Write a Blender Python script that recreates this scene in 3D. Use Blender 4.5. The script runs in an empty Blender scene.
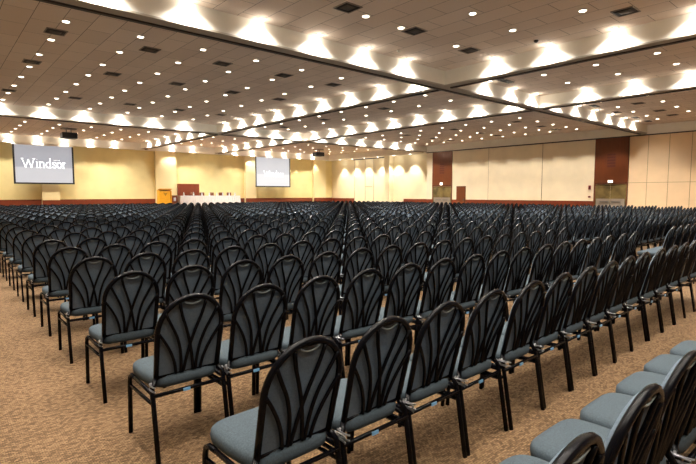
import bpy, bmesh, math, random
from mathutils import Vector, Matrix
random.seed(7)
PI = math.pi
S = bpy.context.scene
COL = S.collection

# ------------------------------------------------------------------ camera
F_PX, YAW, PITCH, CAM_H = 483.1, math.radians(41.02), math.radians(4.53), 1.5
cd = bpy.data.cameras.new('camera'); cam = bpy.data.objects.new('camera', cd); COL.objects.link(cam)
cd.sensor_fit = 'HORIZONTAL'; cd.sensor_width = 36; cd.lens = 36 * F_PX / 696
cd.clip_start = .05; cd.clip_end = 200
cam.location = (0, 0, CAM_H); cam.rotation_euler = (PI / 2 - PITCH, 0, -YAW)
S.camera = cam

# ------------------------------------------------------------------ world, exposure
w = bpy.data.worlds.new('world'); S.world = w; w.use_nodes = True
w.node_tree.nodes['Background'].inputs[0].default_value = (1.0, .92, .84, 1)
w.node_tree.nodes['Background'].inputs[1].default_value = .17
S.view_settings.view_transform = 'Standard'; S.view_settings.look = 'None'
S.view_settings.exposure = .32; S.view_settings.gamma = 1; S.view_settings.use_curve_mapping = False
DOWN_W, WASH_W, WALL_W = 270, 440, 480
DOWN_CONE, WASH_CONE = math.radians(94), math.radians(140)
LIGHT_COL = (1.0, .92, .80)

# ------------------------------------------------------------------ dimensions
XW, XA, YF = 29.2, 30.0, 36.9          # right wall, alcove wall, front wall
ZC, ZB = 5.15, 4.71                     # recessed ceiling, beam underside
XMIN, YMIN = -4.0, -5.0
A1, A2, B1, B2 = (9.22, 9.62), (24.3, 24.7), (11.85, 12.2), (17.55, 17.92)

# ------------------------------------------------------------------ materials
def mat(name, base, rough=.6, metal=0., noise=None, bump=None, emit=None, spec=None, coat=0):
    m = bpy.data.materials.new(name); m.use_nodes = True
    nt = m.node_tree; b = nt.nodes['Principled BSDF']
    b.inputs['Base Color'].default_value = (*base, 1); b.inputs['Roughness'].default_value = rough
    b.inputs['Metallic'].default_value = metal
    if spec is not None: b.inputs['Specular IOR Level'].default_value = spec
    if coat: b.inputs['Coat Weight'].default_value = coat; b.inputs['Coat Roughness'].default_value = .12
    tc = nt.nodes.new('ShaderNodeTexCoord')
    if noise:                                           # (scale, amount, detail)
        n = nt.nodes.new('ShaderNodeTexNoise'); n.inputs['Scale'].default_value = noise[0]; n.inputs['Detail'].default_value = noise[2]
        nt.links.new(tc.outputs['Object'], n.inputs['Vector'])
        r = nt.nodes.new('ShaderNodeMapRange'); r.inputs[1].default_value = .3; r.inputs[2].default_value = .7
        r.inputs[3].default_value = 1 - noise[1]; r.inputs[4].default_value = 1 + noise[1]
        nt.links.new(n.outputs['Fac'], r.inputs[0])
        mx = nt.nodes.new('ShaderNodeVectorMath'); mx.operation = 'SCALE'; mx.inputs[0].default_value = base
        nt.links.new(r.outputs[0], mx.inputs['Scale']); nt.links.new(mx.outputs[0], b.inputs['Base Color'])
    if bump:
        n = nt.nodes.new('ShaderNodeTexNoise'); n.inputs['Scale'].default_value = bump[0]; n.inputs['Detail'].default_value = 4
        nt.links.new(tc.outputs['Object'], n.inputs['Vector'])
        bp = nt.nodes.new('ShaderNodeBump'); bp.inputs['Strength'].default_value = bump[1]; bp.inputs['Distance'].default_value = .01
        nt.links.new(n.outputs['Fac'], bp.inputs['Height']); nt.links.new(bp.outputs[0], b.inputs['Normal'])
    if emit:
        b.inputs['Emission Color'].default_value = (*emit[0], 1); b.inputs['Emission Strength'].default_value = emit[1]
        try: m.cycles.emission_sampling = 'NONE'
        except Exception: pass
    return m

def N(m, t): return m.node_tree.nodes.new(t)
def L(m, a, b): m.node_tree.links.new(a, b)

def carpet_mat():
    m = mat('carpet', (.4, .25, .12), .95, spec=.1); b = m.node_tree.nodes['Principled BSDF']
    g = N(m, 'ShaderNodeNewGeometry'); mp = N(m, 'ShaderNodeMapping'); mp.inputs['Rotation'].default_value = (0, 0, .0)
    L(m, g.outputs['Position'], mp.inputs['Vector'])
    # ribbed weave: offset loops
    br = N(m, 'ShaderNodeTexBrick'); br.inputs['Scale'].default_value = 30; br.inputs['Mortar Size'].default_value = .035
    br.inputs['Mortar Smooth'].default_value = .6; br.inputs['Brick Width'].default_value = .7; br.inputs['Row Height'].default_value = .42
    br.inputs['Color1'].default_value = (.175, .110, .060, 1); br.inputs['Color2'].default_value = (.076, .045, .023, 1)
    br.inputs['Mortar'].default_value = (.018, .011, .006, 1); L(m, mp.outputs[0], br.inputs['Vector'])
    n = N(m, 'ShaderNodeTexNoise'); n.inputs['Scale'].default_value = 1.3; n.inputs['Detail'].default_value = 5
    L(m, g.outputs['Position'], n.inputs['Vector'])
    r = N(m, 'ShaderNodeMapRange'); r.inputs[1].default_value = .3; r.inputs[2].default_value = .7; r.inputs[3].default_value = .88; r.inputs[4].default_value = 1.1
    L(m, n.outputs['Fac'], r.inputs[0])
    n2 = N(m, 'ShaderNodeTexNoise'); n2.inputs['Scale'].default_value = 90; L(m, g.outputs['Position'], n2.inputs['Vector'])
    r2 = N(m, 'ShaderNodeMapRange'); r2.inputs[1].default_value = .3; r2.inputs[2].default_value = .7; r2.inputs[3].default_value = .7; r2.inputs[4].default_value = 1.3
    L(m, n2.outputs['Fac'], r2.inputs[0])
    mu = N(m, 'ShaderNodeMath'); mu.operation = 'MULTIPLY'; L(m, r.outputs[0], mu.inputs[0]); L(m, r2.outputs[0], mu.inputs[1])
    v = N(m, 'ShaderNodeVectorMath'); v.operation = 'SCALE'; L(m, br.outputs['Color'], v.inputs[0]); L(m, mu.outputs[0], v.inputs['Scale'])
    L(m, v.outputs[0], b.inputs['Base Color'])
    bp = N(m, 'ShaderNodeBump'); bp.inputs['Strength'].default_value = .5; bp.inputs['Distance'].default_value = .006
    L(m, br.outputs['Fac'], bp.inputs['Height']); bp.invert = True; L(m, bp.outputs[0], b.inputs['Normal'])
    return m

def ceiling_mat():
    m = mat('ceiling_tiles', (.6, .5, .42), .9, spec=.1); b = m.node_tree.nodes['Principled BSDF']
    g = N(m, 'ShaderNodeNewGeometry'); mp = N(m, 'ShaderNodeMapping'); mp.inputs['Location'].default_value = (-.02, .3, 0)
    mp.inputs['Rotation'].default_value = (0, 0, PI / 2)
    L(m, g.outputs['Position'], mp.inputs['Vector'])
    br = N(m, 'ShaderNodeTexBrick'); br.inputs['Scale'].default_value = 1; br.inputs['Mortar Size'].default_value = .006
    br.inputs['Mortar Smooth'].default_value = .1; br.inputs['Brick Width'].default_value = 1.06; br.inputs['Row Height'].default_value = .53
    br.inputs['Color1'].default_value = (.80, .68, .575, 1); br.inputs['Color2'].default_value = (.72, .60, .50, 1)
    br.inputs['Mortar'].default_value = (.22, .17, .13, 1); L(m, mp.outputs[0], br.inputs['Vector'])
    n = N(m, 'ShaderNodeTexNoise'); n.inputs['Scale'].default_value = 60; L(m, g.outputs['Position'], n.inputs['Vector'])
    r = N(m, 'ShaderNodeMapRange'); r.inputs[1].default_value = .3; r.inputs[2].default_value = .7; r.inputs[3].default_value = .93; r.inputs[4].default_value = 1.05
    L(m, n.outputs['Fac'], r.inputs[0])
    v = N(m, 'ShaderNodeVectorMath'); v.operation = 'SCALE'; L(m, br.outputs['Color'], v.inputs[0]); L(m, r.outputs[0], v.inputs['Scale'])
    L(m, v.outputs[0], b.inputs['Base Color'])
    return m

def wood_mat(name, c1, c2, rough=.35):
    m = mat(name, c1, rough); b = m.node_tree.nodes['Principled BSDF']
    g = N(m, 'ShaderNodeNewGeometry'); mp = N(m, 'ShaderNodeMapping'); mp.inputs['Scale'].default_value = (6, 6, .5)
    L(m, g.outputs['Position'], mp.inputs['Vector'])
    n = N(m, 'ShaderNodeTexNoise'); n.inputs['Scale'].default_value = 3; n.inputs['Detail'].default_value = 6; L(m, mp.outputs[0], n.inputs['Vector'])
    c = N(m, 'ShaderNodeMix'); c.data_type = 'RGBA'; c.inputs[6].default_value = (*c1, 1); c.inputs[7].default_value = (*c2, 1)
    L(m, n.outputs['Fac'], c.inputs[0]); L(m, c.outputs[2], b.inputs['Base Color'])
    return m

M = dict(
    carpet=carpet_mat(), ceiling=ceiling_mat(),
    front_lit=mat('pilaster_lit_yellow', (.92, .79, .45), .75),  # wall yellow made lighter, painting in the extra light pilasters catch
    front=mat('yellow_wall', (.88, .74, .36), .75, noise=(1.5, .05, 3)),
    alcove=mat('alcove_lit_cream', (.92, .82, .56), .75, noise=(1.5, .04, 3)),  # wall yellow paled, the strong lamp light put into the colour
    right=mat('cream_wall', (.90, .76, .54), .7, noise=(1.2, .05, 3)),
    panel=mat('panel_wall', (.84, .60, .36), .65, noise=(1.2, .05, 3)),
    joint=mat('joint', (.30, .19, .09), .8),
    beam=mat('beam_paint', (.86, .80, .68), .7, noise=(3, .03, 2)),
    under=mat('beam_underside_shaded', (.40, .35, .28), .7), track=mat('track', (.035, .02, .014), .5),  # beam underside greyed, its shade put into the colour
    wood=wood_mat('mahogany', (.115, .029, .008), (.20, .052, .014)),
    wains=wood_mat('wainscot_wood', (.15, .028, .012), (.24, .052, .018)),
    bronze=mat('bronze_glass', (.17, .12, .045), .25, noise=(2, .5, 2)),
    frame=mat('black_enamel', (.002, .002, .003), .27, spec=.5),
    fabric=mat('slate_fabric', (.039, .052, .063), .9, noise=(160, .22, 2), bump=(260, .35), spec=.15),
    backfab=mat('slate_back_fabric', (.094, .122, .156), .9, noise=(160, .18, 2), bump=(260, .3), spec=.15),
    grip=mat('grip_grey', (.16, .19, .2), .5), steel=mat('steel', (.16, .16, .17), .35, 1.0),
    tagb=mat('blue_tag', (.10, .24, .42), .5), tagw=mat('white_tag', (.7, .72, .75), .5),
    trimring=mat('lamp_trim', (.75, .7, .62), .5),
    lens=mat('lamp_lens', (1, 1, 1), .5, emit=((1, .88, .70), 7)),
    ventd=mat('vent_dark', (.015, .012, .012), .6), ventf=mat('vent_frame', (.30, .25, .2), .6),
    louv=mat('vent_center', (.09, .075, .06), .6),
    black=mat('black_plastic', (.012, .012, .014), .4), lectern=mat('lectern_yellow', (.85, .42, .02), .45, noise=(8, .06, 2)),
    emblem=mat('emblem_gold', (.45, .20, .01), .5),
    cloth=mat('white_cloth', (.85, .83, .80), .9, noise=(4, .04, 2)), bottle=mat('clear_bottle', (.6, .66, .68), .2),
    exitl=mat('sign_light', (1, 1, 1), .5, emit=((1, .95, .8), 3.)), red=mat('alarm_red', (.35, .03, .02), .4),
    lettering=mat('projected_lettering', (.9, .9, .9), .6, emit=((.93, .97, 1.), .85)),
    stagew=mat('stage_skirt', (.10, .02, .012), .6),
)

M['frame'].node_tree.nodes['Principled BSDF'].inputs['IOR'].default_value = 1.2
def screen_mat(dim):
    m = mat('projection_screen', (.12, .12, .12), .8); b = m.node_tree.nodes['Principled BSDF']
    tc = N(m, 'ShaderNodeTexCoord'); sx = N(m, 'ShaderNodeSeparateXYZ'); L(m, tc.outputs['Object'], sx.inputs[0])
    cr = N(m, 'ShaderNodeValToRGB'); e = cr.color_ramp.elements
    r = N(m, 'ShaderNodeMapRange'); r.inputs[1].default_value = -1.22; r.inputs[2].default_value = 1.22
    L(m, sx.outputs['Z'], r.inputs[0]); L(m, r.outputs[0], cr.inputs[0])
    lo, hi, md = dim
    e[0].position = 0; e[0].color = (*lo, 1); e[1].position = 1; e[1].color = (*hi, 1)
    x = e.new(.40); x.color = (*lo, 1); x = e.new(.43); x.color = (*md, 1)
    L(m, cr.outputs[0], b.inputs['Emission Color']); b.inputs['Emission Strength'].default_value = .56
    return m

# ------------------------------------------------------------------ mesh helpers
def box(bm, x0, x1, y0, y1, z0, z1):
    vs = [bm.verts.new(p) for p in ((x0,y0,z0),(x1,y0,z0),(x1,y1,z0),(x0,y1,z0),(x0,y0,z1),(x1,y0,z1),(x1,y1,z1),(x0,y1,z1))]
    for f in ((0,3,2,1),(4,5,6,7),(0,1,5,4),(1,2,6,5),(2,3,7,6),(3,0,4,7)): bm.faces.new([vs[i] for i in f])

def tube(bm, pts, r, n=8, caps=True):
    pts = [Vector(p) for p in pts]; rings = []
    up = None
    for i, p in enumerate(pts):
        a = pts[max(i-1, 0)]; b = pts[min(i+1, len(pts)-1)]; t = (b-a).normalized()
        if up is None:
            up = t.orthogonal().normalized()
            if abs(t.x) < .9:
                up = (Vector((1,0,0)) - t*t.x).normalized()
        up = (up - t*up.dot(t)).normalized(); s = t.cross(up)
        rr = r[i] if isinstance(r, (list, tuple)) else r
        rings.append([bm.verts.new(p + (up*math.cos(q) + s*math.sin(q))*rr) for q in [2*PI*(k+.5)/n for k in range(n)]])
    for A, B in zip(rings, rings[1:]):
        for k in range(n): bm.faces.new((A[k], A[(k+1) % n], B[(k+1) % n], B[k]))
    if caps:
        bm.faces.new(rings[0][::-1]); bm.faces.new(rings[-1])

def lathe(bm, prof, n=20, c=(0,0,0)):
    rings = [[bm.verts.new((c[0]+r*math.cos(2*PI*k/n), c[1]+r*math.sin(2*PI*k/n), c[2]+z)) for k in range(n)] for r, z in prof]
    for A, B in zip(rings, rings[1:]):
        for k in range(n): bm.faces.new((A[k], A[(k+1) % n], B[(k+1) % n], B[k]))
    bm.faces.new(rings[0][::-1]); bm.faces.new(rings[-1])

def finish(name, bm, m, parent=None, smooth=False, loc=None, bevel=0):
    bmesh.ops.recalc_face_normals(bm, faces=bm.faces)
    me = bpy.data.meshes.new(name); bm.to_mesh(me); bm.free()
    if smooth:
        for p in me.polygons: p.use_smooth = True
    me.materials.append(m)
    o = bpy.data.objects.new(name, me); COL.objects.link(o)
    if parent: o.parent = parent
    if loc: o.location = loc
    if bevel:
        b = o.modifiers.new('b', 'BEVEL'); b.width = bevel; b.segments = 2
    return o

def boxes(name, lst, m, parent=None, bevel=0, loc=None):
    bm = bmesh.new()
    for b in lst: box(bm, *b)
    return finish(name, bm, m, parent, bevel=bevel, loc=loc)

def struct(o): o['kind'] = 'structure'; return o
def tag(o, label, cat, group=None):
    o['label'] = label; o['category'] = cat
    if group: o['group'] = group
    return o
def empty(name, loc, label, cat, group=None, rz=0):
    o = bpy.data.objects.new(name, None); COL.objects.link(o); o.location = loc; o.rotation_euler = (0, 0, rz)
    o.empty_display_size = .1
    return tag(o, label, cat, group)
def copy_tree(o, parent=None):
    c = o.copy(); COL.objects.link(c); c.parent = parent
    for ch in list(o.children): copy_tree(ch, c)
    return c
ORD = ['', 'first', 'second', 'third', 'fourth', 'fifth', 'sixth', 'seventh', 'eighth', 'ninth', 'tenth', 'eleventh', 'twelfth',
       'thirteenth', 'fourteenth', 'fifteenth', 'sixteenth', 'seventeenth', 'eighteenth', 'nineteenth', 'twentieth']
def ordn(i):
    if i <= 20: return ORD[i]
    if i < 30: return 'twenty-' + ORD[i-20]
    if i > 50: return 'fifty-' + ORD[i-50]
    if i > 40: return 'forty-' + ORD[i-40]
    if i == 40 or i == 50: return {40: 'fortieth', 50: 'fiftieth'}[i]
    return ('thirty-' + ORD[i-30]) if i > 30 else 'thirtieth'

# ================================================================== THE ROOM
struct(boxes('floor', [(XMIN, XA+.3, YMIN, YF+.3, -.1, 0)], M['carpet']))
struct(boxes('ceiling', [(XMIN, XA+.3, YMIN, YF+.3, ZC, ZC+.1)], M['ceiling']))
struct(boxes('wall_front', [(XMIN, XA+.3, YF, YF+.2, 0, ZC)], M['front']))
wr = struct(boxes('wall_right', [(XW, XA+.4, YMIN, 24.3, 0, ZC)], M['right']))
al = struct(boxes('wall_alcove', [(XA, XA+.2, 24.3, YF, 0, ZB)], M['alcove']))
# soffits and the pale bands under the ceiling edge
struct(boxes('trim_1', [(XW, XA+.2, 24.3, YF, 4.66, ZC)], M['beam']))
struct(boxes('trim_2', [(XW-.05, XW, YMIN, 24.3, 4.66, ZC)], M['beam']))
struct(boxes('trim_3', [(XMIN, XW, YF-.5, YF, 4.66, ZC)], M['beam']))
struct(boxes('trim_4', [(XW-.08, XW-.0, YMIN, 24.3, 4.60, 4.66)], M['track']))
n_trim = 4
struct(boxes('wall_left', [(XMIN-.2, XMIN, YMIN, YF, 0, ZC)], M['front']))
struct(boxes('wall_back', [(XMIN-.2, XA+.3, YMIN-.2, YMIN, 0, ZC)], M['right']))
def beam(x0, x1, y0, y1, axis):
    """a dropped ceiling beam: cream faces, underside greyed for its shade, dark partition track along its far edge"""
    global n_trim
    n_trim += 1
    o = struct(boxes('trim_%d' % n_trim, [(x0, x1, y0, y1, ZB+.035, ZC)], M['beam']))
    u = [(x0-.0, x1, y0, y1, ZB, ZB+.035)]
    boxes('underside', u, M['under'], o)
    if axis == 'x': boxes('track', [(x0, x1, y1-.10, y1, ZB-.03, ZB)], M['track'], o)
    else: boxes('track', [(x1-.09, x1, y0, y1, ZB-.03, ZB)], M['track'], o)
beam(XMIN, XW-.05, *A1, 'x'); beam(XMIN, XW-.05, *A2, 'x')
for (xa, xb) in (B1, B2):
    beam(xa, xb, YMIN, A1[0], 'y'); beam(xa, xb, A1[1], A2[0], 'y'); beam(xa, xb, A2[1], YF-.5, 'y')

# right wall joints, wainscot, panels
def rw(y0, y1, z0, z1, d=.02, back=0): return (XW-d, XW+.0+back, y0, y1, z0, z1)
for i, (y0, y1) in enumerate([(11.85, 20.68), (21.5, 21.88), (23.75, 24.3)]):
    struct(boxes('baseboard_right' if i == 0 else 'baseboard_right_%d' % (i+1), [rw(y0, y1, 0, 1.08, .03)], M['wains']))
struct(boxes('baseboard_alcove', [(XA-.03, XA, 24.3, 27.4, 0, 1.08)], M['wains']))
struct(boxes('baseboard_alcove_2', [(XA-.03, XA, 33.6, YF, 0, 1.08)], M['wains']))
struct(boxes('baseboard_front', [(XMIN, 12.92, YF-.03, YF, 0, 1.12), (18.0, XA, YF-.03, YF, 0, 1.12)], M['wains']))
# cream operable panels at the right end
pan = []
ys = [10.06 - .02] + [9.13 - .98*k for k in range(0, 14)]
for a, b in zip(ys, ys[1:]):
    pan.append((XW-.035, XW, b+.012, a-.012, .02, 2.09)); pan.append((XW-.035, XW, b+.012, a-.012, 2.11, 4.60))
struct(boxes('trim_20', pan, M['panel'])); struct(boxes('trim_21', [(XW-.02, XW, ys[-1], ys[0], 0, 4.60)], M['joint']))
struct(boxes('trim_22', [rw(15.0, 15.03, 1.08, 4.6, .012), rw(18.86, 18.88, 1.08, 4.6, .008), rw(11.83, 11.86, 0, 4.6, .015)], M['joint']))
# alcove partition leaves with a slim pass door outline
struct(boxes('trim_23', [(XA-.02, XA-.0, y, y+.02, 0, 4.66) for y in (29.3, 31.0, 32.1, 33.55)] + [(XA-.02, XA, 31.2, 32.1, 2.12, 2.15)], M['joint']))
struct(boxes('trim_24', [(XA-.5, XA, 28.6, 29.2, 0, 4.66)], M['alcove']))
# dark track line above alcove panels
struct(boxes('trim_25', [(XA-.12, XA-.02, 29.2, 33.6, 4.58, 4.66)], M['track']))

# the two tall mahogany portals with double doors
def portal(n, y0, y1, lamp_round):
    o = struct(boxes('trim_%d' % (30+n), [(XW-.05, XW, y0, y1, 2.04, 4.6), (XW-.05, XW, y0, y0+.05, 0, 2.04), (XW-.05, XW, y1-.07, y1, 0, 2.04)], M['wood']))
    ym = (y0+y1)/2
    boxes('vent_panel', [(XW-.06, XW-.05, ym-.22, ym+.22, 3.0 + .16*k, 3.1 + .16*k) for k in range(5)], M['stagew'], o)
    boxes('shadow_gap', [(XW-.06, XW-.05, y0+.02, y1-.02, 2.10, 2.12)], M['track'], o)
    d = struct(boxes('door_%d' % n, [(XW-.03, XW-.005, y0+.05, ym-.008, .02, 2.02), (XW-.03, XW-.005, ym+.008, y1-.07, .02, 2.02)], M['bronze']))
    for s in (-1, 1):
        boxes('push_bar', [(XW-.075, XW-.045, min(ym+s*.08, ym+s*.55), max(ym+s*.08, ym+s*.55), 1.02, 1.06)], M['steel'], d)
        boxes('door_frame', [(XW-.04, XW-.028, min(ym+s*.02, ym+s*.76), max(ym+s*.02, ym+s*.76), .02, 1.30-.08)], M['ventf'], d)
portal(1, 10.06, 11.83, False); portal(2, 21.9, 23.72, True)
d3 = struct(boxes('door_3', [(XW-.05, XW, 20.7, 21.48, 0, 2.05)], M['wood'], bevel=.01))
boxes('door_handle', [(XW-.1, XW-.05, 20.78, 20.86, 1.0, 1.14)], M['steel'], d3)

# front wall pilasters
for i, (x0, x1, z1, d) in enumerate([(5.64, 6.64, 2.6, .34), (12.92, 14.48, 4.68, .3), (20.4, 21.4, 4.68, .3), (27.6, 29.0, 4.66, .3)]):
    struct(boxes('trim_%d' % (40+i), [(x0, x1, YF-d, YF-.0, 0, z1)], M['front_lit']))
struct(boxes('baseboard_front_2', [(5.63, 6.65, YF-.36, YF-.34, 0, 1.08), (20.38, 21.42, YF-.33, YF-.3, 0, 1.12), (27.58, 29.02, YF-.33, YF-.3, 0, 1.12)], M['wains']))

# ================================================================== CEILING LAMPS
def lamp_proto(kind):
    bm = bmesh.new(); lathe(bm, [(.066, 0), (.096, -.002), (.10, -.010), (.096, -.014), (.082, -.014)], 18)
    o = finish('ceiling_downlight' if kind == 'down' else 'wall_washer_lamp', bm, M['trimring'], smooth=False)
    bm = bmesh.new(); lathe(bm, [(.068, -.013), (.064, -.020), (.040, -.026)], 16)
    finish('lens', bm, M['lens'], o, smooth=True)
    ld = bpy.data.lights.new(kind + '_light', 'SPOT')
    ld.energy = {'down': DOWN_W, 'wash': WASH_W, 'wall': WALL_W}[kind]; ld.color = LIGHT_COL if kind != 'wash' else (1.0, .96, .90)
    ld.spot_size = {'down': DOWN_CONE, 'wash': WASH_CONE, 'wall': math.radians(82)}[kind]; ld.spot_blend = .45 if kind != 'wash' else 1.0
    ld.shadow_soft_size = .06
    lo = bpy.data.objects.new(kind + '_light', ld); COL.objects.link(lo); lo.parent = o; lo.location = (0, 0, -.04)
    if kind != 'down':                                   # added point light below the lens, for glow on ceiling and nearby face
        pd = bpy.data.lights.new(kind + '_spill', 'POINT'); pd.energy = 3.2 if kind == 'wash' else 5; pd.color = (1.0, .95, .87); pd.shadow_soft_size = .05
        po = bpy.data.objects.new(kind + '_spill', pd); COL.objects.link(po); po.parent = o; po.location = (0, 0, -.10)
    return o
LP = {'down': lamp_proto('down'), 'wash': lamp_proto('wash'), 'wall': lamp_proto('wall')}
used = set()
lamp_boxes = []
def lamp(kind, x, y, label, group):
    for (a, b) in ((A1), (A2)):
        if a-.1 < y < b+.1: return
    for (a, b) in ((B1), (B2)):
        if a-.1 < x < b+.1: return
    if any(abs(x-u) < .12 and abs(y-v) < .12 for u, v in lamp_boxes): return
    lamp_boxes.append((x, y))
    if kind not in used: used.add(kind); o = LP[kind]
    else: o = copy_tree(LP[kind])
    o.location = (x, y, ZC)
    tag(o, label, 'ceiling light', group)

CF = Vector((math.sin(YAW)*math.cos(PITCH), math.cos(YAW)*math.cos(PITCH), -math.sin(PITCH)))
CR = Vector((math.cos(YAW), -math.sin(YAW), 0)); CU = CR.cross(CF)
def seen(x, y, m=0, z=ZC):
    P = Vector((x, y, z-CAM_H)); d = P.dot(CF)
    return d > .1 and -m <= 348 + F_PX*P.dot(CR)/d <= 696+m and -m <= 232 - F_PX*P.dot(CU)/d <= 464
def bay(name, xs, ys, skip=(), move={}):
    # lines are counted from the camera outwards, lamps in a line from the left edge of the picture
    lines = []
    for j, y in enumerate(ys):
        pts = []
        for i, x in enumerate(xs):
            if (i, j) in skip: continue
            dx, dy = move.get((i, j), (0, 0)); pts.append((x+dx, y+dy))
        lines.append((y, pts))
    lines.sort(key=lambda q: q[0])
    nl = 0; unseen = 0
    for y, pts in lines:
        vis = [p for p in sorted(pts) if seen(*p)]
        nl += 1 if vis else 0
        for p in pts:
            if p in vis: lab = 'recessed downlight, %s from left in the %s line of the %s' % (ordn(vis.index(p)+1), ordn(nl), name)
            else: unseen += 1; lab = 'recessed downlight of the %s beyond the picture edge, %s of those' % (name, ordn(unseen))
            lamp('down', p[0], p[1], lab, 'downlights in the ' + name if p in vis else 'unseen downlights in the ' + name)
XL = [2.42 + 1.53*k for k in range(-2, 6)]
YP = [10.3] + [11.9 + 1.61*j for j in range(8)]
YN = [7.5 - 1.53*k for k in range(7)]
YFR = [26.1] + [27.8 + 1.72*j for j in range(5)]
XC = [14.15, 15.67]
XCN = [14.5, 16.1]
XR = [18.5, 20.1, 21.75, 23.45, 25.1, 26.6, 27.9]
YR = [10.75] + [12.4 + 1.55*j for j in range(8)]
bay('wide left ceiling bay', XL, YP)
bay('nearest ceiling bay', XL, YN, skip={(4, 0)}, move={(6, 0): (-.47, 0)})
bay('far left ceiling bay', XL, YFR)
bay('middle ceiling strip', XC, YP)
bay('near middle ceiling strip', XCN, YN)
bay('far middle ceiling strip', XC, YFR)
bay('wide right ceiling bay', XR, YR)
bay('near right ceiling bay', [x+.0 for x in (18.7, 20.4, 22.15, 23.9, 25.6, 27.1)], [8.15, 6.5, 4.9, 3.3, 1.7, 0])
bay('far right ceiling bay', XR, YFR)
for j, y in enumerate((26.2, 28.0, 29.9, 31.6, 33.2, 34.9)):
    bmx = copy_tree(LP['wall']); bmx.location = (29.38, y, 4.66)
    tag(bmx, 'small lamp under the alcove soffit, %s from the mahogany portal end' % ordn(j+1), 'ceiling light', 'alcove soffit lamps')
# washers along the beams
for i, x in enumerate([q for q in [XL[k] for k in range(2, 8)] + [14.1, 15.7] + [19.3, 20.9, 22.5, 24.1, 25.7, 27.3] if seen(q, YF-.68)]):
    lamp('wall', x, YF-.5-.18, 'bright lamp washing the band over the front wall, %s along from the left' % ordn(i+1), 'lamps along the front wall')
def wash_label(what, pos, edge):
    # number only the lamps inside the picture; the rest are said to lie beyond its edge
    out = []; n = 0; o = 0
    for p in pos:
        if seen(*p): n += 1; out.append('bright lamp washing the %s, %s along from the %s' % (what, ordn(n), edge))
        else: o += 1; out.append('bright lamp washing the %s, beyond the edge of the picture, %s one' % (what, ordn(o)))
    return out
for bn, yy in (('near cross beam', A1[0]-.16), ('far cross beam', A2[0]-.16)):
    pos = [(q, yy) for q in XL + [13.95, 15.55, 17.0] + [18.9, 20.6, 22.3, 24.0, 25.6, 27.1] if seen(q, yy, 260)]
    for (x, y), lab in zip(pos, wash_label(bn, pos, 'left')):
        lamp('wash', x, y, lab, 'lamps along the ' + bn)
for bn, xx in (('left long beam', B1[0]-.16), ('right long beam', B2[0]-.16)):
    pos = [(xx, q) for q in YN[:6][::-1] + YP + YFR if seen(xx, q, 260)]
    for (x, y), lab in zip(pos, wash_label(bn, pos, 'camera end')):
        lamp('wash', x, y, lab, 'lamps along the ' + bn)

# vents
def vent_proto(s):
    bm = bmesh.new()
    box(bm, -s, s, -s, -s+.02, -.018, 0); box(bm, -s, s, s-.02, s, -.018, 0); box(bm, -s, -s+.02, -s+.02, s-.02, -.018, 0); box(bm, s-.02, s, -s+.02, s-.02, -.018, 0)
    o = finish('ceiling_vent', bm, M['ventf'])
    boxes('duct_opening', [(-s+.02, s-.02, -s+.02, s-.02, -.006, -.001)], M['ventd'], o)
    for k in (1, 2):
        q = s*(1-.3*k); z = -.02 - .008*k; bm = bmesh.new()
        vo = [bm.verts.new(p) for p in ((-q-.03,-q-.03,z+.022),(q+.03,-q-.03,z+.022),(q+.03,q+.03,z+.022),(-q-.03,q+.03,z+.022))]
        vi = [bm.verts.new(p) for p in ((-q+.01,-q+.01,z),(q-.01,-q+.01,z),(q-.01,q-.01,z),(-q+.01,q-.01,z))]
        for a in range(4): bm.faces.new((vo[a], vo[(a+1) % 4], vi[(a+1) % 4], vi[a]))
        if k == 2: bm.faces.new(vi)
        finish('louver', bm, M['ventd'] if k == 1 else M['louv'], o)
    return o
VP = vent_proto(.21); vfirst = [True]
def vent(x, y, label):
    o = VP if vfirst[0] else copy_tree(VP)
    vfirst[0] = False
    o.location = (x, y, ZC); tag(o, label, 'ceiling vent', 'square ceiling diffusers')
for i, x in enumerate([2.39, 4.47, 6.47, 8.51, 10.47]):
    for j, y in enumerate([12.8, 16.1, 21.0]):
        vent(x, y, 'dark square air diffuser, %s across in the %s line of vents, wide left bay' % (ordn(i+1), ordn(j+1)))
for i, (x, y) in enumerate([(6.43, 7.4), (8.47, 7.45), (10.63, 7.5), (10.77, 3.9)]):
    vent(x, y, ('dark air diffuser in the nearest ceiling bay, %s' % ['farthest left', 'next to two paired lamps', 'beside the bright beam corner', 'nearest one, upper right'][i]))
for i, x in enumerate([15.0, 22.8, 25.4, 27.2]):
    for j, y in enumerate([7.3, 13.2, 17.0, 20.6] if x > 16 else [14.9, 19.0, 22.6]):
        vent(x - (.9 if y < 8 else 0), y, 'dark square air diffuser, %s line and %s column of the right bays' % (ordn(j+1), ordn(i+1)))
for i, x in enumerate([13.85, 14.45, 21.2, 23.6, 25.9, 27.6]):
    o = boxes('slot_vent', [(-.26, .26, -.13, .13, -.01, 0)], M['ventd'], loc=(x, 8.72, ZC))
    boxes('vent_blade', [(-.26, .26, -.09+.06*k, -.075+.06*k, -.02, -.01) for k in range(4)], M['black'], o)
    tag(o, 'long black slot vent in front of the near cross beam, %s from the left' % ordn(i+1), 'ceiling vent', 'slot vents by the near cross beam')
for i, (x, y) in enumerate([(5.0, 22.5), (11.17, 6.0), (9.3, 8.7)]):
    bm = bmesh.new(); lathe(bm, [(.05, 0), (.055, -.02), (.03, -.05)], 14)
    tag(finish('smoke_detector', bm, M['ventd'] if i == 1 else M['trimring'], smooth=True, loc=(x, y, ZC)),
        'small round ceiling sensor %s' % ['far down the left bay', 'in the nearest bay above the bright beam', 'close to the near cross beam'][i], 'detector')

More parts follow.
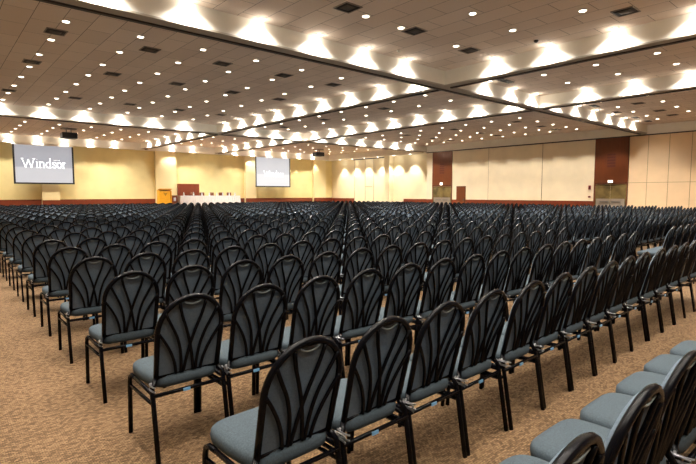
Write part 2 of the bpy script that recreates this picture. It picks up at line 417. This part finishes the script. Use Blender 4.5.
# ================================================================== SCREENS, PROJECTORS, STAGE
GL = {  # strokes per letter: polylines of (x, y, width) on a 1-high x-grid
 'W': [[(0,1.3),(.42,0)],[(.42,0),(.78,1.15)],[(.78,1.15),(1.14,0)],[(1.14,0),(1.5,1.3)],[(-.15,1.3),(.2,1.3)],[(1.32,1.3),(1.68,1.3)]],
 'i': [[(.15,0),(.15,.85)],[(0,.85),(.15,.85)],[(0,0),(.3,0)],[(.11,1.2),(.19,1.2)]],
 'n': [[(.12,0),(.12,.85)],[(0,.85),(.12,.85)],[(.12,.65),(.3,.84),(.48,.85),(.6,.7),(.6,0)],[(0,0),(.26,0)],[(.47,0),(.75,0)]],
 'd': [[(.6,0),(.6,1.4)],[(.46,1.4),(.6,1.4)],[(.6,.15),(.4,0),(.2,.03),(.06,.25),(.06,.55),(.2,.8),(.4,.85),(.6,.7)],[(.6,0),(.74,0)]],
 's': [[(.5,.65),(.48,.8),(.28,.86),(.08,.76),(.1,.56),(.42,.34),(.48,.16),(.3,.0),(.1,.04),(.04,.22)]],
 'o': [[(.32,0),(.1,.12),(.04,.42),(.1,.74),(.32,.86),(.54,.74),(.6,.42),(.54,.12),(.32,0)]],
 'r': [[(.12,0),(.12,.85)],[(0,.85),(.12,.85)],[(.12,.6),(.28,.82),(.46,.82)],[(0,0),(.28,0)]],
}
ADV = {'W': 1.72, 'i': .4, 'n': .86, 'd': .86, 's': .62, 'o': .74, 'r': .5}
def lettering(parent, word, x, z, h, y):
    bm = bmesh.new(); cx = x
    for ch in word:
        for st in GL[ch]:
            for (a, b) in zip(st, st[1:]):
                p = Vector((cx + a[0]*h, z + a[1]*h)); q = Vector((cx + b[0]*h, z + b[1]*h)); d = (q-p)
                d = d.normalized() if d.length else Vector((1, 0)); wdt = h*(.035 if abs(d.y) < .35 else .072); n = Vector((-d.y, d.x))*wdt
                p -= d*wdt*.3; q += d*wdt*.3
                vs = [bm.verts.new((v.x, y, v.y)) for v in (p-n, q-n, q+n, p+n)]
                f = bm.faces.new(vs)
        cx += ADV[ch]*h
    r = bmesh.ops.extrude_face_region(bm, geom=list(bm.faces))
    bmesh.ops.translate(bm, verts=[v for v in r['geom'] if isinstance(v, bmesh.types.BMVert)], vec=(0, -.003, 0))
    return finish('lettering', bm, M['lettering'], parent)
def screen(x0, x1, z0, z1, label, dim, lx, lz, lh):
    cx, cz, hw, hz = (x0+x1)/2, (z0+z1)/2, (x1-x0)/2, (z1-z0)/2
    o = empty('projection_screen', (cx, YF-.6, cz), label, 'projection screen', 'roll-down projection screens')
    boxes('screen_surface', [(-hw, hw, 0, .01, -hz, hz)], screen_mat(dim), o)
    boxes('black_border', [(-hw-.10, -hw, -.004, .012, -hz-.04, hz), (hw, hw+.10, -.004, .012, -hz-.04, hz)], M['black'], o)
    boxes('bottom_bar', [(-hw-.1, hw+.1, -.02, .03, -hz-.09, -hz)], M['black'], o)
    boxes('roller_case', [(-hw-.12, hw+.12, -.05, .10, hz, hz+.14)], M['beam'], o)
    lettering(o, 'Windsor', lx-cx, lz-cz, lh, -.002)
    return o
WY = YF-.6
SC = WY/YF
s1 = screen(4.30*SC, 7.50*SC, 2.21, 4.56, 'large screen showing big white lettering, hanging at the far left', ((.80,.80,.85),(.55,.55,.60),(.52,.54,.62)), 4.68*SC, 3.16, .425)
# small word above the lettering (too small to read in the photo): two tiny ticks only
boxes('small_line', [(.52+.075*k, .565+.075*k, -.006, -.001, .25, .29) for k in range(5)], M['lettering'], s1)
s2 = screen(21.62*SC, 25.02*SC, 2.17, 4.62, 'large screen with faint pale lettering, hanging right of the white table', ((1.2,1.2,1.22),(.82,.81,.84),(1.0,1.0,1.04)), 22.35*SC, 3.0, .36)

def projector(x, y, z, label, rz):
    o = empty('ceiling_projector', (x, y, z), label, 'projector', 'ceiling projectors', rz)
    boxes('body', [(-.38, .38, -.32, .32, -.16, .16)], M['black'], o, bevel=.03)
    boxes('ceiling_plate', [(-.36, .36, -.25, .25, ZC-z-.06, ZC-z)], M['ventf'], o)
    bm = bmesh.new(); tube(bm, [(-.12, 0, .16), (-.12, 0, ZC-z-.05)], .025); tube(bm, [(.12, 0, .16), (.12, 0, ZC-z-.05)], .025)
    finish('mounting_bracket', bm, M['steel'], o)
    bm = bmesh.new(); tube(bm, [(.1, .30, 0), (.1, .42, 0)], [.10, .085], 16); finish('lens', bm, M['steel'], o)
projector(6.2, 31.0, 4.74, 'black projector hanging from the ceiling near the left screen', 0)
projector(24.6, 32.0, 4.74, 'black projector hanging from the ceiling right of the far screen', 0)

# stage and what stands on it
st = boxes('stage_platform', [(12.0, 21.0, 33.6, YF-.35, 0, .6)], M['stagew']); tag(st, 'low dark red stage platform behind the last chairs', 'stage')
lec = empty('lectern', (12.92, 35.0, .6), 'bright yellow lectern with a small emblem left of the white table', 'lectern')
boxes('body', [(-.36, .36, -.22, .22, 0, 1.08)], M['lectern'], lec, bevel=.02)
bm = bmesh.new()
v = [bm.verts.new(p) for p in ((-.44,-.28,1.20),(.44,-.28,1.20),(.44,.28,1.08),(-.44,.28,1.08),(-.44,-.28,1.26),(.44,-.28,1.26),(.44,.28,1.14),(-.44,.28,1.14))]
for f in ((0,3,2,1),(4,5,6,7),(0,1,5,4),(1,2,6,5),(2,3,7,6),(3,0,4,7)): bm.faces.new([v[i] for i in f])
finish('reading_top', bm, M['lectern'], lec)
boxes('side_panel', [(-.44, -.38, -.26, .26, 0, 1.12), (.38, .44, -.26, .26, 0, 1.12)], M['lectern'], lec)
bm = bmesh.new(); vs = [bm.verts.new((x, -.23, z)) for x, z in ((-.16, 1.0), (0, .93), (.16, 1.0), (0, .72))]; bm.faces.new(vs)
r = bmesh.ops.extrude_face_region(bm, geom=list(bm.faces)); bmesh.ops.translate(bm, verts=[q for q in r['geom'] if isinstance(q, bmesh.types.BMVert)], vec=(0, .012, 0))
finish('emblem', bm, M['emblem'], lec)

sd = empty('side_cabinet', (13.58, 35.0, .6), 'small dark wooden cabinet between the yellow lectern and the white table', 'cabinet')
boxes('carcass', [(-.21, .21, -.2, .2, 0, .78)], M['wood'], sd, bevel=.01)
boxes('door', [(-.18, .18, -.22, -.2, .08, .70)], M['wains'], sd)
boxes('card', [(-.08, .08, -.24, -.22, .36, .62)], M['tagw'], sd)

wp = boxes('wooden_backdrop_panel', [(14.47, 16.2, YF-.47, YF-.38, .6, 2.26)], M['wains'], bevel=.01); tag(wp, 'reddish wooden panel standing behind the left end of the white table', 'panel')

tb = empty('head_table', (16.35, 35.0, .6), 'long head table draped in floor-length white cloth on the stage', 'table')
boxes('tabletop', [(-2.38, 2.38, -.35, .35, .70, .74)], M['wood'], tb)
for sx in (-1, 1):
    for sy in (-1, 1): boxes('leg', [(sx*2.2-.03, sx*2.2+.03, sy*.28-.03, sy*.28+.03, 0, .70)], M['steel'], tb)
bm = bmesh.new(); top = []; bot = []
outl = []
for (a, b, n) in (((-2.42,-.39),(2.42,-.39),90), ((2.42,-.39),(2.42,.39),16), ((2.42,.39),(-2.42,.39),90), ((-2.42,.39),(-2.42,-.39),16)):
    for k in range(n): outl.append((a[0]+(b[0]-a[0])*k/n, a[1]+(b[1]-a[1])*k/n))
for k, (x, y) in enumerate(outl):
    s = 1 + .012*math.sin(k*1.9)
    top.append(bm.verts.new((x, y, .755))); q = .035*math.sin(k*1.9)
    bot.append(bm.verts.new((x + (q if abs(x) > 2.41 else 0), y + (q*(1 if y > 0 else -1) if abs(y) > .38 else 0), .01)))
for k in range(len(top)): bm.faces.new((top[k], top[(k+1) % len(top)], bot[(k+1) % len(top)], bot[k]))
bm.faces.new(top)
cl = finish('tablecloth', bm, M['cloth'], loc=(16.35, 35.0, .6)); tag(cl, 'white floor-length tablecloth over the long stage table', 'tablecloth')
# drinking bottles and chairs behind the table
bm = bmesh.new(); lathe(bm, [(.045, 0), (.048, .14), (.02, .2), (.018, .24)], 12)
bt = finish('water_bottle', bm, M['bottle'], smooth=True); bb = bmesh.new(); lathe(bb, [(.02, .24), (.02, .262)], 10); finish('cap', bb, M['cloth'], bt)
for i, x in enumerate((14.3, 15.05, 15.7, 16.3, 16.9, 17.4, 17.95, 18.45)):
    o = bt if i == 0 else copy_tree(bt); o.location = (x, 34.85, 1.357)
    tag(o, 'clear water bottle on the white stage table, %s from the lectern side' % ordn(i+1), 'bottle', 'bottles on the stage table')
def stage_chair(x, i):
    o = empty('stage_chair', (x, 35.75, .6), 'dark padded chair behind the white stage table, %s from the lectern side' % ordn(i+1), 'chair', 'chairs behind the stage table')
    boxes('seat', [(-.23, .23, -.22, .22, .42, .50)], M['black'], o, bevel=.02)
    boxes('backrest', [(-.2, .2, .20, .26, .50, 1.0)], M['wood'], o, bevel=.03)
    for sx in (-1, 1):
        for sy in (-1, 1): boxes('leg', [(sx*.2-.015, sx*.2+.015, sy*.19-.015, sy*.19+.015, 0, .42)], M['black'], o)
for i, x in enumerate((15.4, 16.2, 17.0, 17.8, 18.5)): stage_chair(x, i)

# signs and alarms on the right wall
for (nm, y, z, hw, hh, lab) in (('exit_sign', 10.94, 2.19, .13, .07, 'small lit white sign over the double doors of the near mahogany portal'),
                                ('exit_sign', 22.83, 2.24, .11, .10, 'small lit sign over the doors of the far mahogany portal')):
    o = boxes(nm, [(XW-.10, XW-.06, y-hw, y+hw, z-hh, z+hh)], M['ventf'], bevel=.005); boxes('lit_face', [(XW-.11, XW-.10, y-hw+.01, y+hw-.01, z-hh+.01, z+hh-.01)], M['exitl'], o)
    tag(o, lab, 'sign')
for (z, lab) in ((1.86, 'dark red alarm call box beside the near portal, upper one'), (1.32, 'small dark red switch box beside the near portal, lower one')):
    o = boxes('alarm_box', [(XW-.06, XW, 12.02, 12.15, z-.12 if z > 1.5 else z-.05, z+.12 if z > 1.5 else z+.05)], M['red'], bevel=.01)
    boxes('button', [(XW-.075, XW-.06, 12.06, 12.11, z-.025, z+.025)], M['black'], o); tag(o, lab, 'alarm', 'wall boxes beside the near portal')

# ================================================================== BANQUET CHAIRS
def yb(z): return .115*(1 - (z-.46)/.478)           # the backrest leans backward towards its top
ZA, ZT, HW = .735, .926, .188
def arch(n, hw=HW, zt=ZT, z0=.455):
    pts = [(-hw*.97, z0), (-hw*.985, .6), (-hw, .68)]
    for k in range(n+1):
        a = PI - PI*k/n; pts.append((hw*math.cos(a), ZA + (zt-ZA)*math.sin(a)))
    return pts + [(hw, .68), (hw*.985, .6), (hw*.97, z0)]
BARS = [  # curved fan bars on the rear of the back, right half; mirrored for the left
    [(.076, .895), (.058, .82), (.030, .74), (.006, .66), (-.014, .57), (-.030, .468)],
    [(.152, .845), (.118, .775), (.082, .70), (.058, .62), (.047, .54), (.043, .468)],
    [(.186, .735), (.150, .68), (.112, .61), (.086, .54), (.072, .468)],
]
def smooth_pts(p, sub=3):
    out = []
    P = [p[0]] + p + [p[-1]]
    for i in range(1, len(P)-2):
        for s in range(sub):
            t = s/sub; a, b, c, d = P[i-1], P[i], P[i+1], P[i+2]
            out.append(tuple(.5*((2*b[k]) + (-a[k]+c[k])*t + (2*a[k]-5*b[k]+4*c[k]-d[k])*t*t + (-a[k]+3*b[k]-3*c[k]+d[k])*t**3) for k in range(2)))
    return out + [p[-1]]
def bm_backframe(hi):
    bm = bmesh.new(); a = arch(20 if hi else 10)
    tube(bm, [(x, yb(z)-.004, z) for x, z in a], .0150, 8 if hi else 4)
    tube(bm, [(-HW, yb(.458)-.002, .462), (HW, yb(.458)-.002, .462)], .009, 6 if hi else 4)
    return bm
def bm_bar(pts, s, hi=True):
    bm = bmesh.new(); tube(bm, [(s*x, yb(z)-.013, z) for x, z in (smooth_pts(pts) if hi else pts)], .0088, 6 if hi else 3); return bm
def bm_panel(hi):
    bm = bmesh.new(); o = arch(20 if hi else 8, HW-.008, ZT-.010, .466); c = (0, .68)
    levels = [(1, 0), (1, .016), (.95, .026), (.72, .036), (.3, .040)] if hi else [(1, 0), (1, .018), (.8, .034)]
    rings = []
    for s, d in levels: rings.append([bm.verts.new((c[0]+(x-c[0])*s, yb(c[1]+(z-c[1])*s)+d, c[1]+(z-c[1])*s)) for x, z in o])
    for A, B in zip(rings, rings[1:]):
        for k in range(len(A)): bm.faces.new((A[k], A[(k+1) % len(A)], B[(k+1) % len(A)], B[k]))
    bm.faces.new(rings[0]); bm.faces.new(rings[-1]); return bm
def seat_outline(n):
    out = []
    for k in range(n):
        a = 2*PI*k/n; ca, sa = math.cos(a), math.sin(a); e = .42
        x = .214*math.copysign(abs(ca)**e, ca); y = .218*math.copysign(abs(sa)**e, sa)
        if y < 0: x *= .95
        out.append((x, .305+y))
    return out
def bm_seat(hi):
    bm = bmesh.new(); n = 36 if hi else 12; o = seat_outline(n); c = (0, .305)
    lv = [(.93, .398), (.985, .406), (1, .430), (.99, .450), (.94, .463), (.78, .472), (.45, .477)] if hi else [(.95, .412), (1, .438), (.93, .466), (.5, .475)]
    rings = [[bm.verts.new((x*s, c[1]+(y-c[1])*s, z)) for x, y in o] for s, z in lv]
    for A, B in zip(rings, rings[1:]):
        for k in range(n): bm.faces.new((A[k], A[(k+1) % n], B[(k+1) % n], B[k]))
    bm.faces.new(rings[0][::-1]); bm.faces.new(rings[-1]); return bm
LX = .2125
def leg_pts(kind, s):
    if kind == 'front': return [(s*LX, .40, .39), (s*LX, .455, .388), (s*LX, .485, .372), (s*LX, .497, .335), (s*LX, .515, .0)]
    return [(s*HW*.98, .112, .462), (s*LX, .090, .41), (s*LX, .075, .33), (s*LX, .02, 0)]
def bm_leg(kind, s, n=8): 
    bm = bmesh.new(); tube(bm, leg_pts(kind, s), .0138, n); return bm
def bm_seatframe(hi):
    bm = bmesh.new(); n = 8 if hi else 4
    for s in (-1, 1):
        tube(bm, [(s*LX, .09, .385), (s*LX, .41, .39)], .012, n)
        tube(bm, [(s*LX, .080, .325), (s*LX, .498, .315)], .010, n)
    tube(bm, [(-LX-.008, .078, .372), (LX+.008, .078, .372)], .011, n)
    tube(bm, [(-LX, .45, .380), (LX, .45, .380)], .010, n)
    return bm
def bm_bracket(s):
    bm = bmesh.new()
    for dz in (0, .024):
        pts = [(s*(LX+.001+.010*math.sin(a)), .075+.042*math.cos(a), .412+dz) for a in [PI*k/8 for k in range(9)]]
        tube(bm, pts, .0045, 6)
    tube(bm, [(s*(LX+.002), .10, .40), (s*(LX+.002), .10, .445)], .006, 6)
    return bm
def bm_grip():
    bm = bmesh.new(); pts = []
    for k in range(9):
        t = -1 + 2*k/8; z = .898 - .016*(1-t*t); pts.append((t*.048, yb(z)-.010, z))
    tube(bm, pts, .0045, 6); return bm
def bm_slot():
    bm = bmesh.new(); pts = []
    for k in range(9):
        t = -1 + 2*k/8; z = .905 - .008*(1-t*t); pts.append((t*.040, yb(z)-.004, z))
    tube(bm, pts, [.003+.006*math.sin(PI*k/8) for k in range(9)], 6); return bm

def chair_proto(level):
    o = bpy.data.objects.new('banquet_chair', None); COL.objects.link(o); o.empty_display_size = .1
    hi = level == 0
    finish('seat', bm_seat(True), M['fabric'], o, smooth=True)
    p = finish('backrest', bm_panel(hi), M['backfab'], o, smooth=False)
    if level == 0:
        f = finish('back_frame', bm_backframe(hi), M['frame'], o, smooth=True)
        for s in (-1, 1):
            for b in BARS: finish('fan_bar', bm_bar(b, s), M['frame'], f, smooth=True)
        finish('hand_slot', bm_slot(), M['black'], f, smooth=True); finish('hand_grip', bm_grip(), M['grip'], f, smooth=True)['label'] = 'grey hand grip rim'
        for s in (-1, 1): finish('link_bracket', bm_bracket(s), M['steel'], o, smooth=True)['label'] = 'shiny steel linking bracket'
        boxes('tag', [(-.045, -.005, .060, .066, .365, .381)], M['tagb'], o)['label'] = 'small blue tag on the rear bar'
        for k in ('front', 'rear'):
            for s in (-1, 1): finish('leg', bm_leg(k, s), M['frame'], o, smooth=True)
    else:
        bm = bm_seatframe(False); a = arch(10)
        tube(bm, [(x, yb(z)-.004, z) for x, z in a], .0150, 4)
        tube(bm, [(-HW, yb(.458)-.002, .462), (HW, yb(.458)-.002, .462)], .009, 4)
        for s in (-1, 1):
            for b in BARS: tube(bm, [(s*x, yb(z)-.013, z) for x, z in b], .0092, 3)
            for k in ('front', 'rear'): tube(bm, leg_pts(k, s), .0145, 4)
        finish('frame', bm, M['frame'], o)
        return o
    sf = finish('seat_frame', bm_seatframe(hi), M['frame'], o, smooth=True)
    return o
PROTO = [chair_proto(0), chair_proto(1)]
pused = [False, False]

# positions: rows run along +x, every chair faces +y
F = Vector((math.sin(YAW)*math.cos(PITCH), math.cos(YAW)*math.cos(PITCH), -math.sin(PITCH)))
R = Vector((math.cos(YAW), -math.sin(YAW), 0)); U = R.cross(F)
def in_view(x, y, m=0):
    for dz in (.1, .5, .93):
        P = Vector((x, y+.2, dz-CAM_H)); d = P.dot(F)
        if d < .15: continue
        u = 348 + F_PX*P.dot(R)/d; v = 232 - F_PX*P.dot(U)/d
        if -45-m < u < 741+m and v < 520+m: return True
    return False
SX, SY = .4574, 1.0639
spots = []
for r in range(-1, 28):
    y0 = 1.505 if r == 0 else (.465 if r == -1 else 1.543 + SY*r)
    ang = .0246 if r == 0 else 0
    x0 = {-1: 1.11, 0: 1.11}.get(r, 1.105 + (.0 if r < 4 else .015*(r-3)))
    for blk, (start, n) in enumerate(((x0, 16), (x0 + SX*19.0, 38)) if r < 3 else ((x0, 57),)):
        for i in range(n):
            x = start + SX*i*(1.005 if r == 0 else 1); y = y0 + math.sin(ang)*(x-x0)
            if x > 27.0: continue
            if in_view(x, y): spots.append((math.hypot(x, y), r, blk, i, x, y, ang))
spots.sort()
near, far = spots[:296], spots[296:]
for k, (d, r, blk, i, x, y, ang) in enumerate(near):
    lv = 0 if d < 7.0 else 1
    if not pused[lv]: pused[lv] = True; o = PROTO[lv]
    else: o = copy_tree(PROTO[lv])
    jr = random.uniform(-.008, .008)
    o.location = (x, y + random.uniform(-.010, .010), 0); o.rotation_euler = (0, 0, ang + jr)
    rowt = 'nearest row at lower right' if r == -1 else '%s row from the camera' % ordn(r+2)
    if blk == 0: lab = 'slate fan-back chair, %s from the left aisle, %s' % (ordn(i+1), rowt)
    else: lab = 'slate fan-back chair, %s past the narrow right aisle, %s' % (ordn(i+1), rowt)
    tag(o, lab, 'chair', 'black-framed chairs in rows')

# the many small chairs beyond: one object
def far_chair_data():
    parts = []
    bm = bmesh.new()
    def add(fn, mi):
        b = fn; me = bpy.data.meshes.new('t'); bmesh.ops.recalc_face_normals(b, faces=b.faces); b.to_mesh(me); b.free()
        n0 = len(bm.faces); bm.from_mesh(me); bm.faces.ensure_lookup_table()
        for f in bm.faces[n0:]: f.material_index = mi
        bpy.data.meshes.remove(me)
    add(bm_panel(False), 1); add(bm_seat(False), 0)
    b = bmesh.new(); tube(b, [(x, yb(z)-.004, z) for x, z in arch(8)], .0155, 4); add(b, 2)
    for s in (-1, 1):
        for q in BARS: add(bm_bar(q[::2]+[q[-1]] if len(q) % 2 == 0 else q[::2], s, False), 2)
        for k in ('front', 'rear'): add(bm_leg(k, s, 3), 2)
    me = bpy.data.meshes.new('far_chair'); bm.to_mesh(me); bm.free(); return me
import numpy as np
src = far_chair_data()
nv, nl, nf = len(src.vertices), len(src.loops), len(src.polygons)
co = np.empty(nv*3, 'f'); src.vertices.foreach_get('co', co); co = co.reshape(-1, 3)
lv = np.empty(nl, 'i'); src.loops.foreach_get('vertex_index', lv)
ls = np.empty(nf, 'i'); src.polygons.foreach_get('loop_start', ls); lt = np.empty(nf, 'i'); src.polygons.foreach_get('loop_total', lt)
mi = np.empty(nf, 'i'); src.polygons.foreach_get('material_index', mi)
K = len(far); off = np.array([(x, y, 0) for (_, _, _, _, x, y, _) in far], 'f')
rng = np.random.default_rng(3); th = rng.uniform(-.008, .008, K); off[:, 1] += rng.uniform(-.012, .012, K)
CO = np.empty((K, nv, 3), 'f')
for k in range(K):
    c, s = math.cos(th[k]), math.sin(th[k])
    CO[k, :, 0] = co[:, 0]*c - co[:, 1]*s; CO[k, :, 1] = co[:, 0]*s + co[:, 1]*c; CO[k, :, 2] = co[:, 2]; CO[k] += off[k]
me = bpy.data.meshes.new('banquet_chairs_far'); me.vertices.add(K*nv); me.vertices.foreach_set('co', CO.ravel())
me.loops.add(K*nl); me.loops.foreach_set('vertex_index', (lv[None]+nv*np.arange(K)[:, None]).astype('i').ravel())
me.polygons.add(K*nf); me.polygons.foreach_set('loop_start', (ls[None]+nl*np.arange(K)[:, None]).astype('i').ravel())
me.polygons.foreach_set('loop_total', np.tile(lt, K)); me.polygons.foreach_set('material_index', np.tile(mi, K))
for q in ('fabric', 'backfab', 'frame'): me.materials.append(M[q])
me.update(calc_edges=True); bpy.data.meshes.remove(src)
fo = bpy.data.objects.new('distant_banquet_chairs', me); COL.objects.link(fo)
tag(fo, 'mass of dark banquet chairs in rows filling the hall towards the stage', 'chairs'); fo['kind'] = 'stuff'
print('chairs near', len(near), 'far', K, 'farthest individual', near[-1][0], 'lamps', len(lamp_boxes))
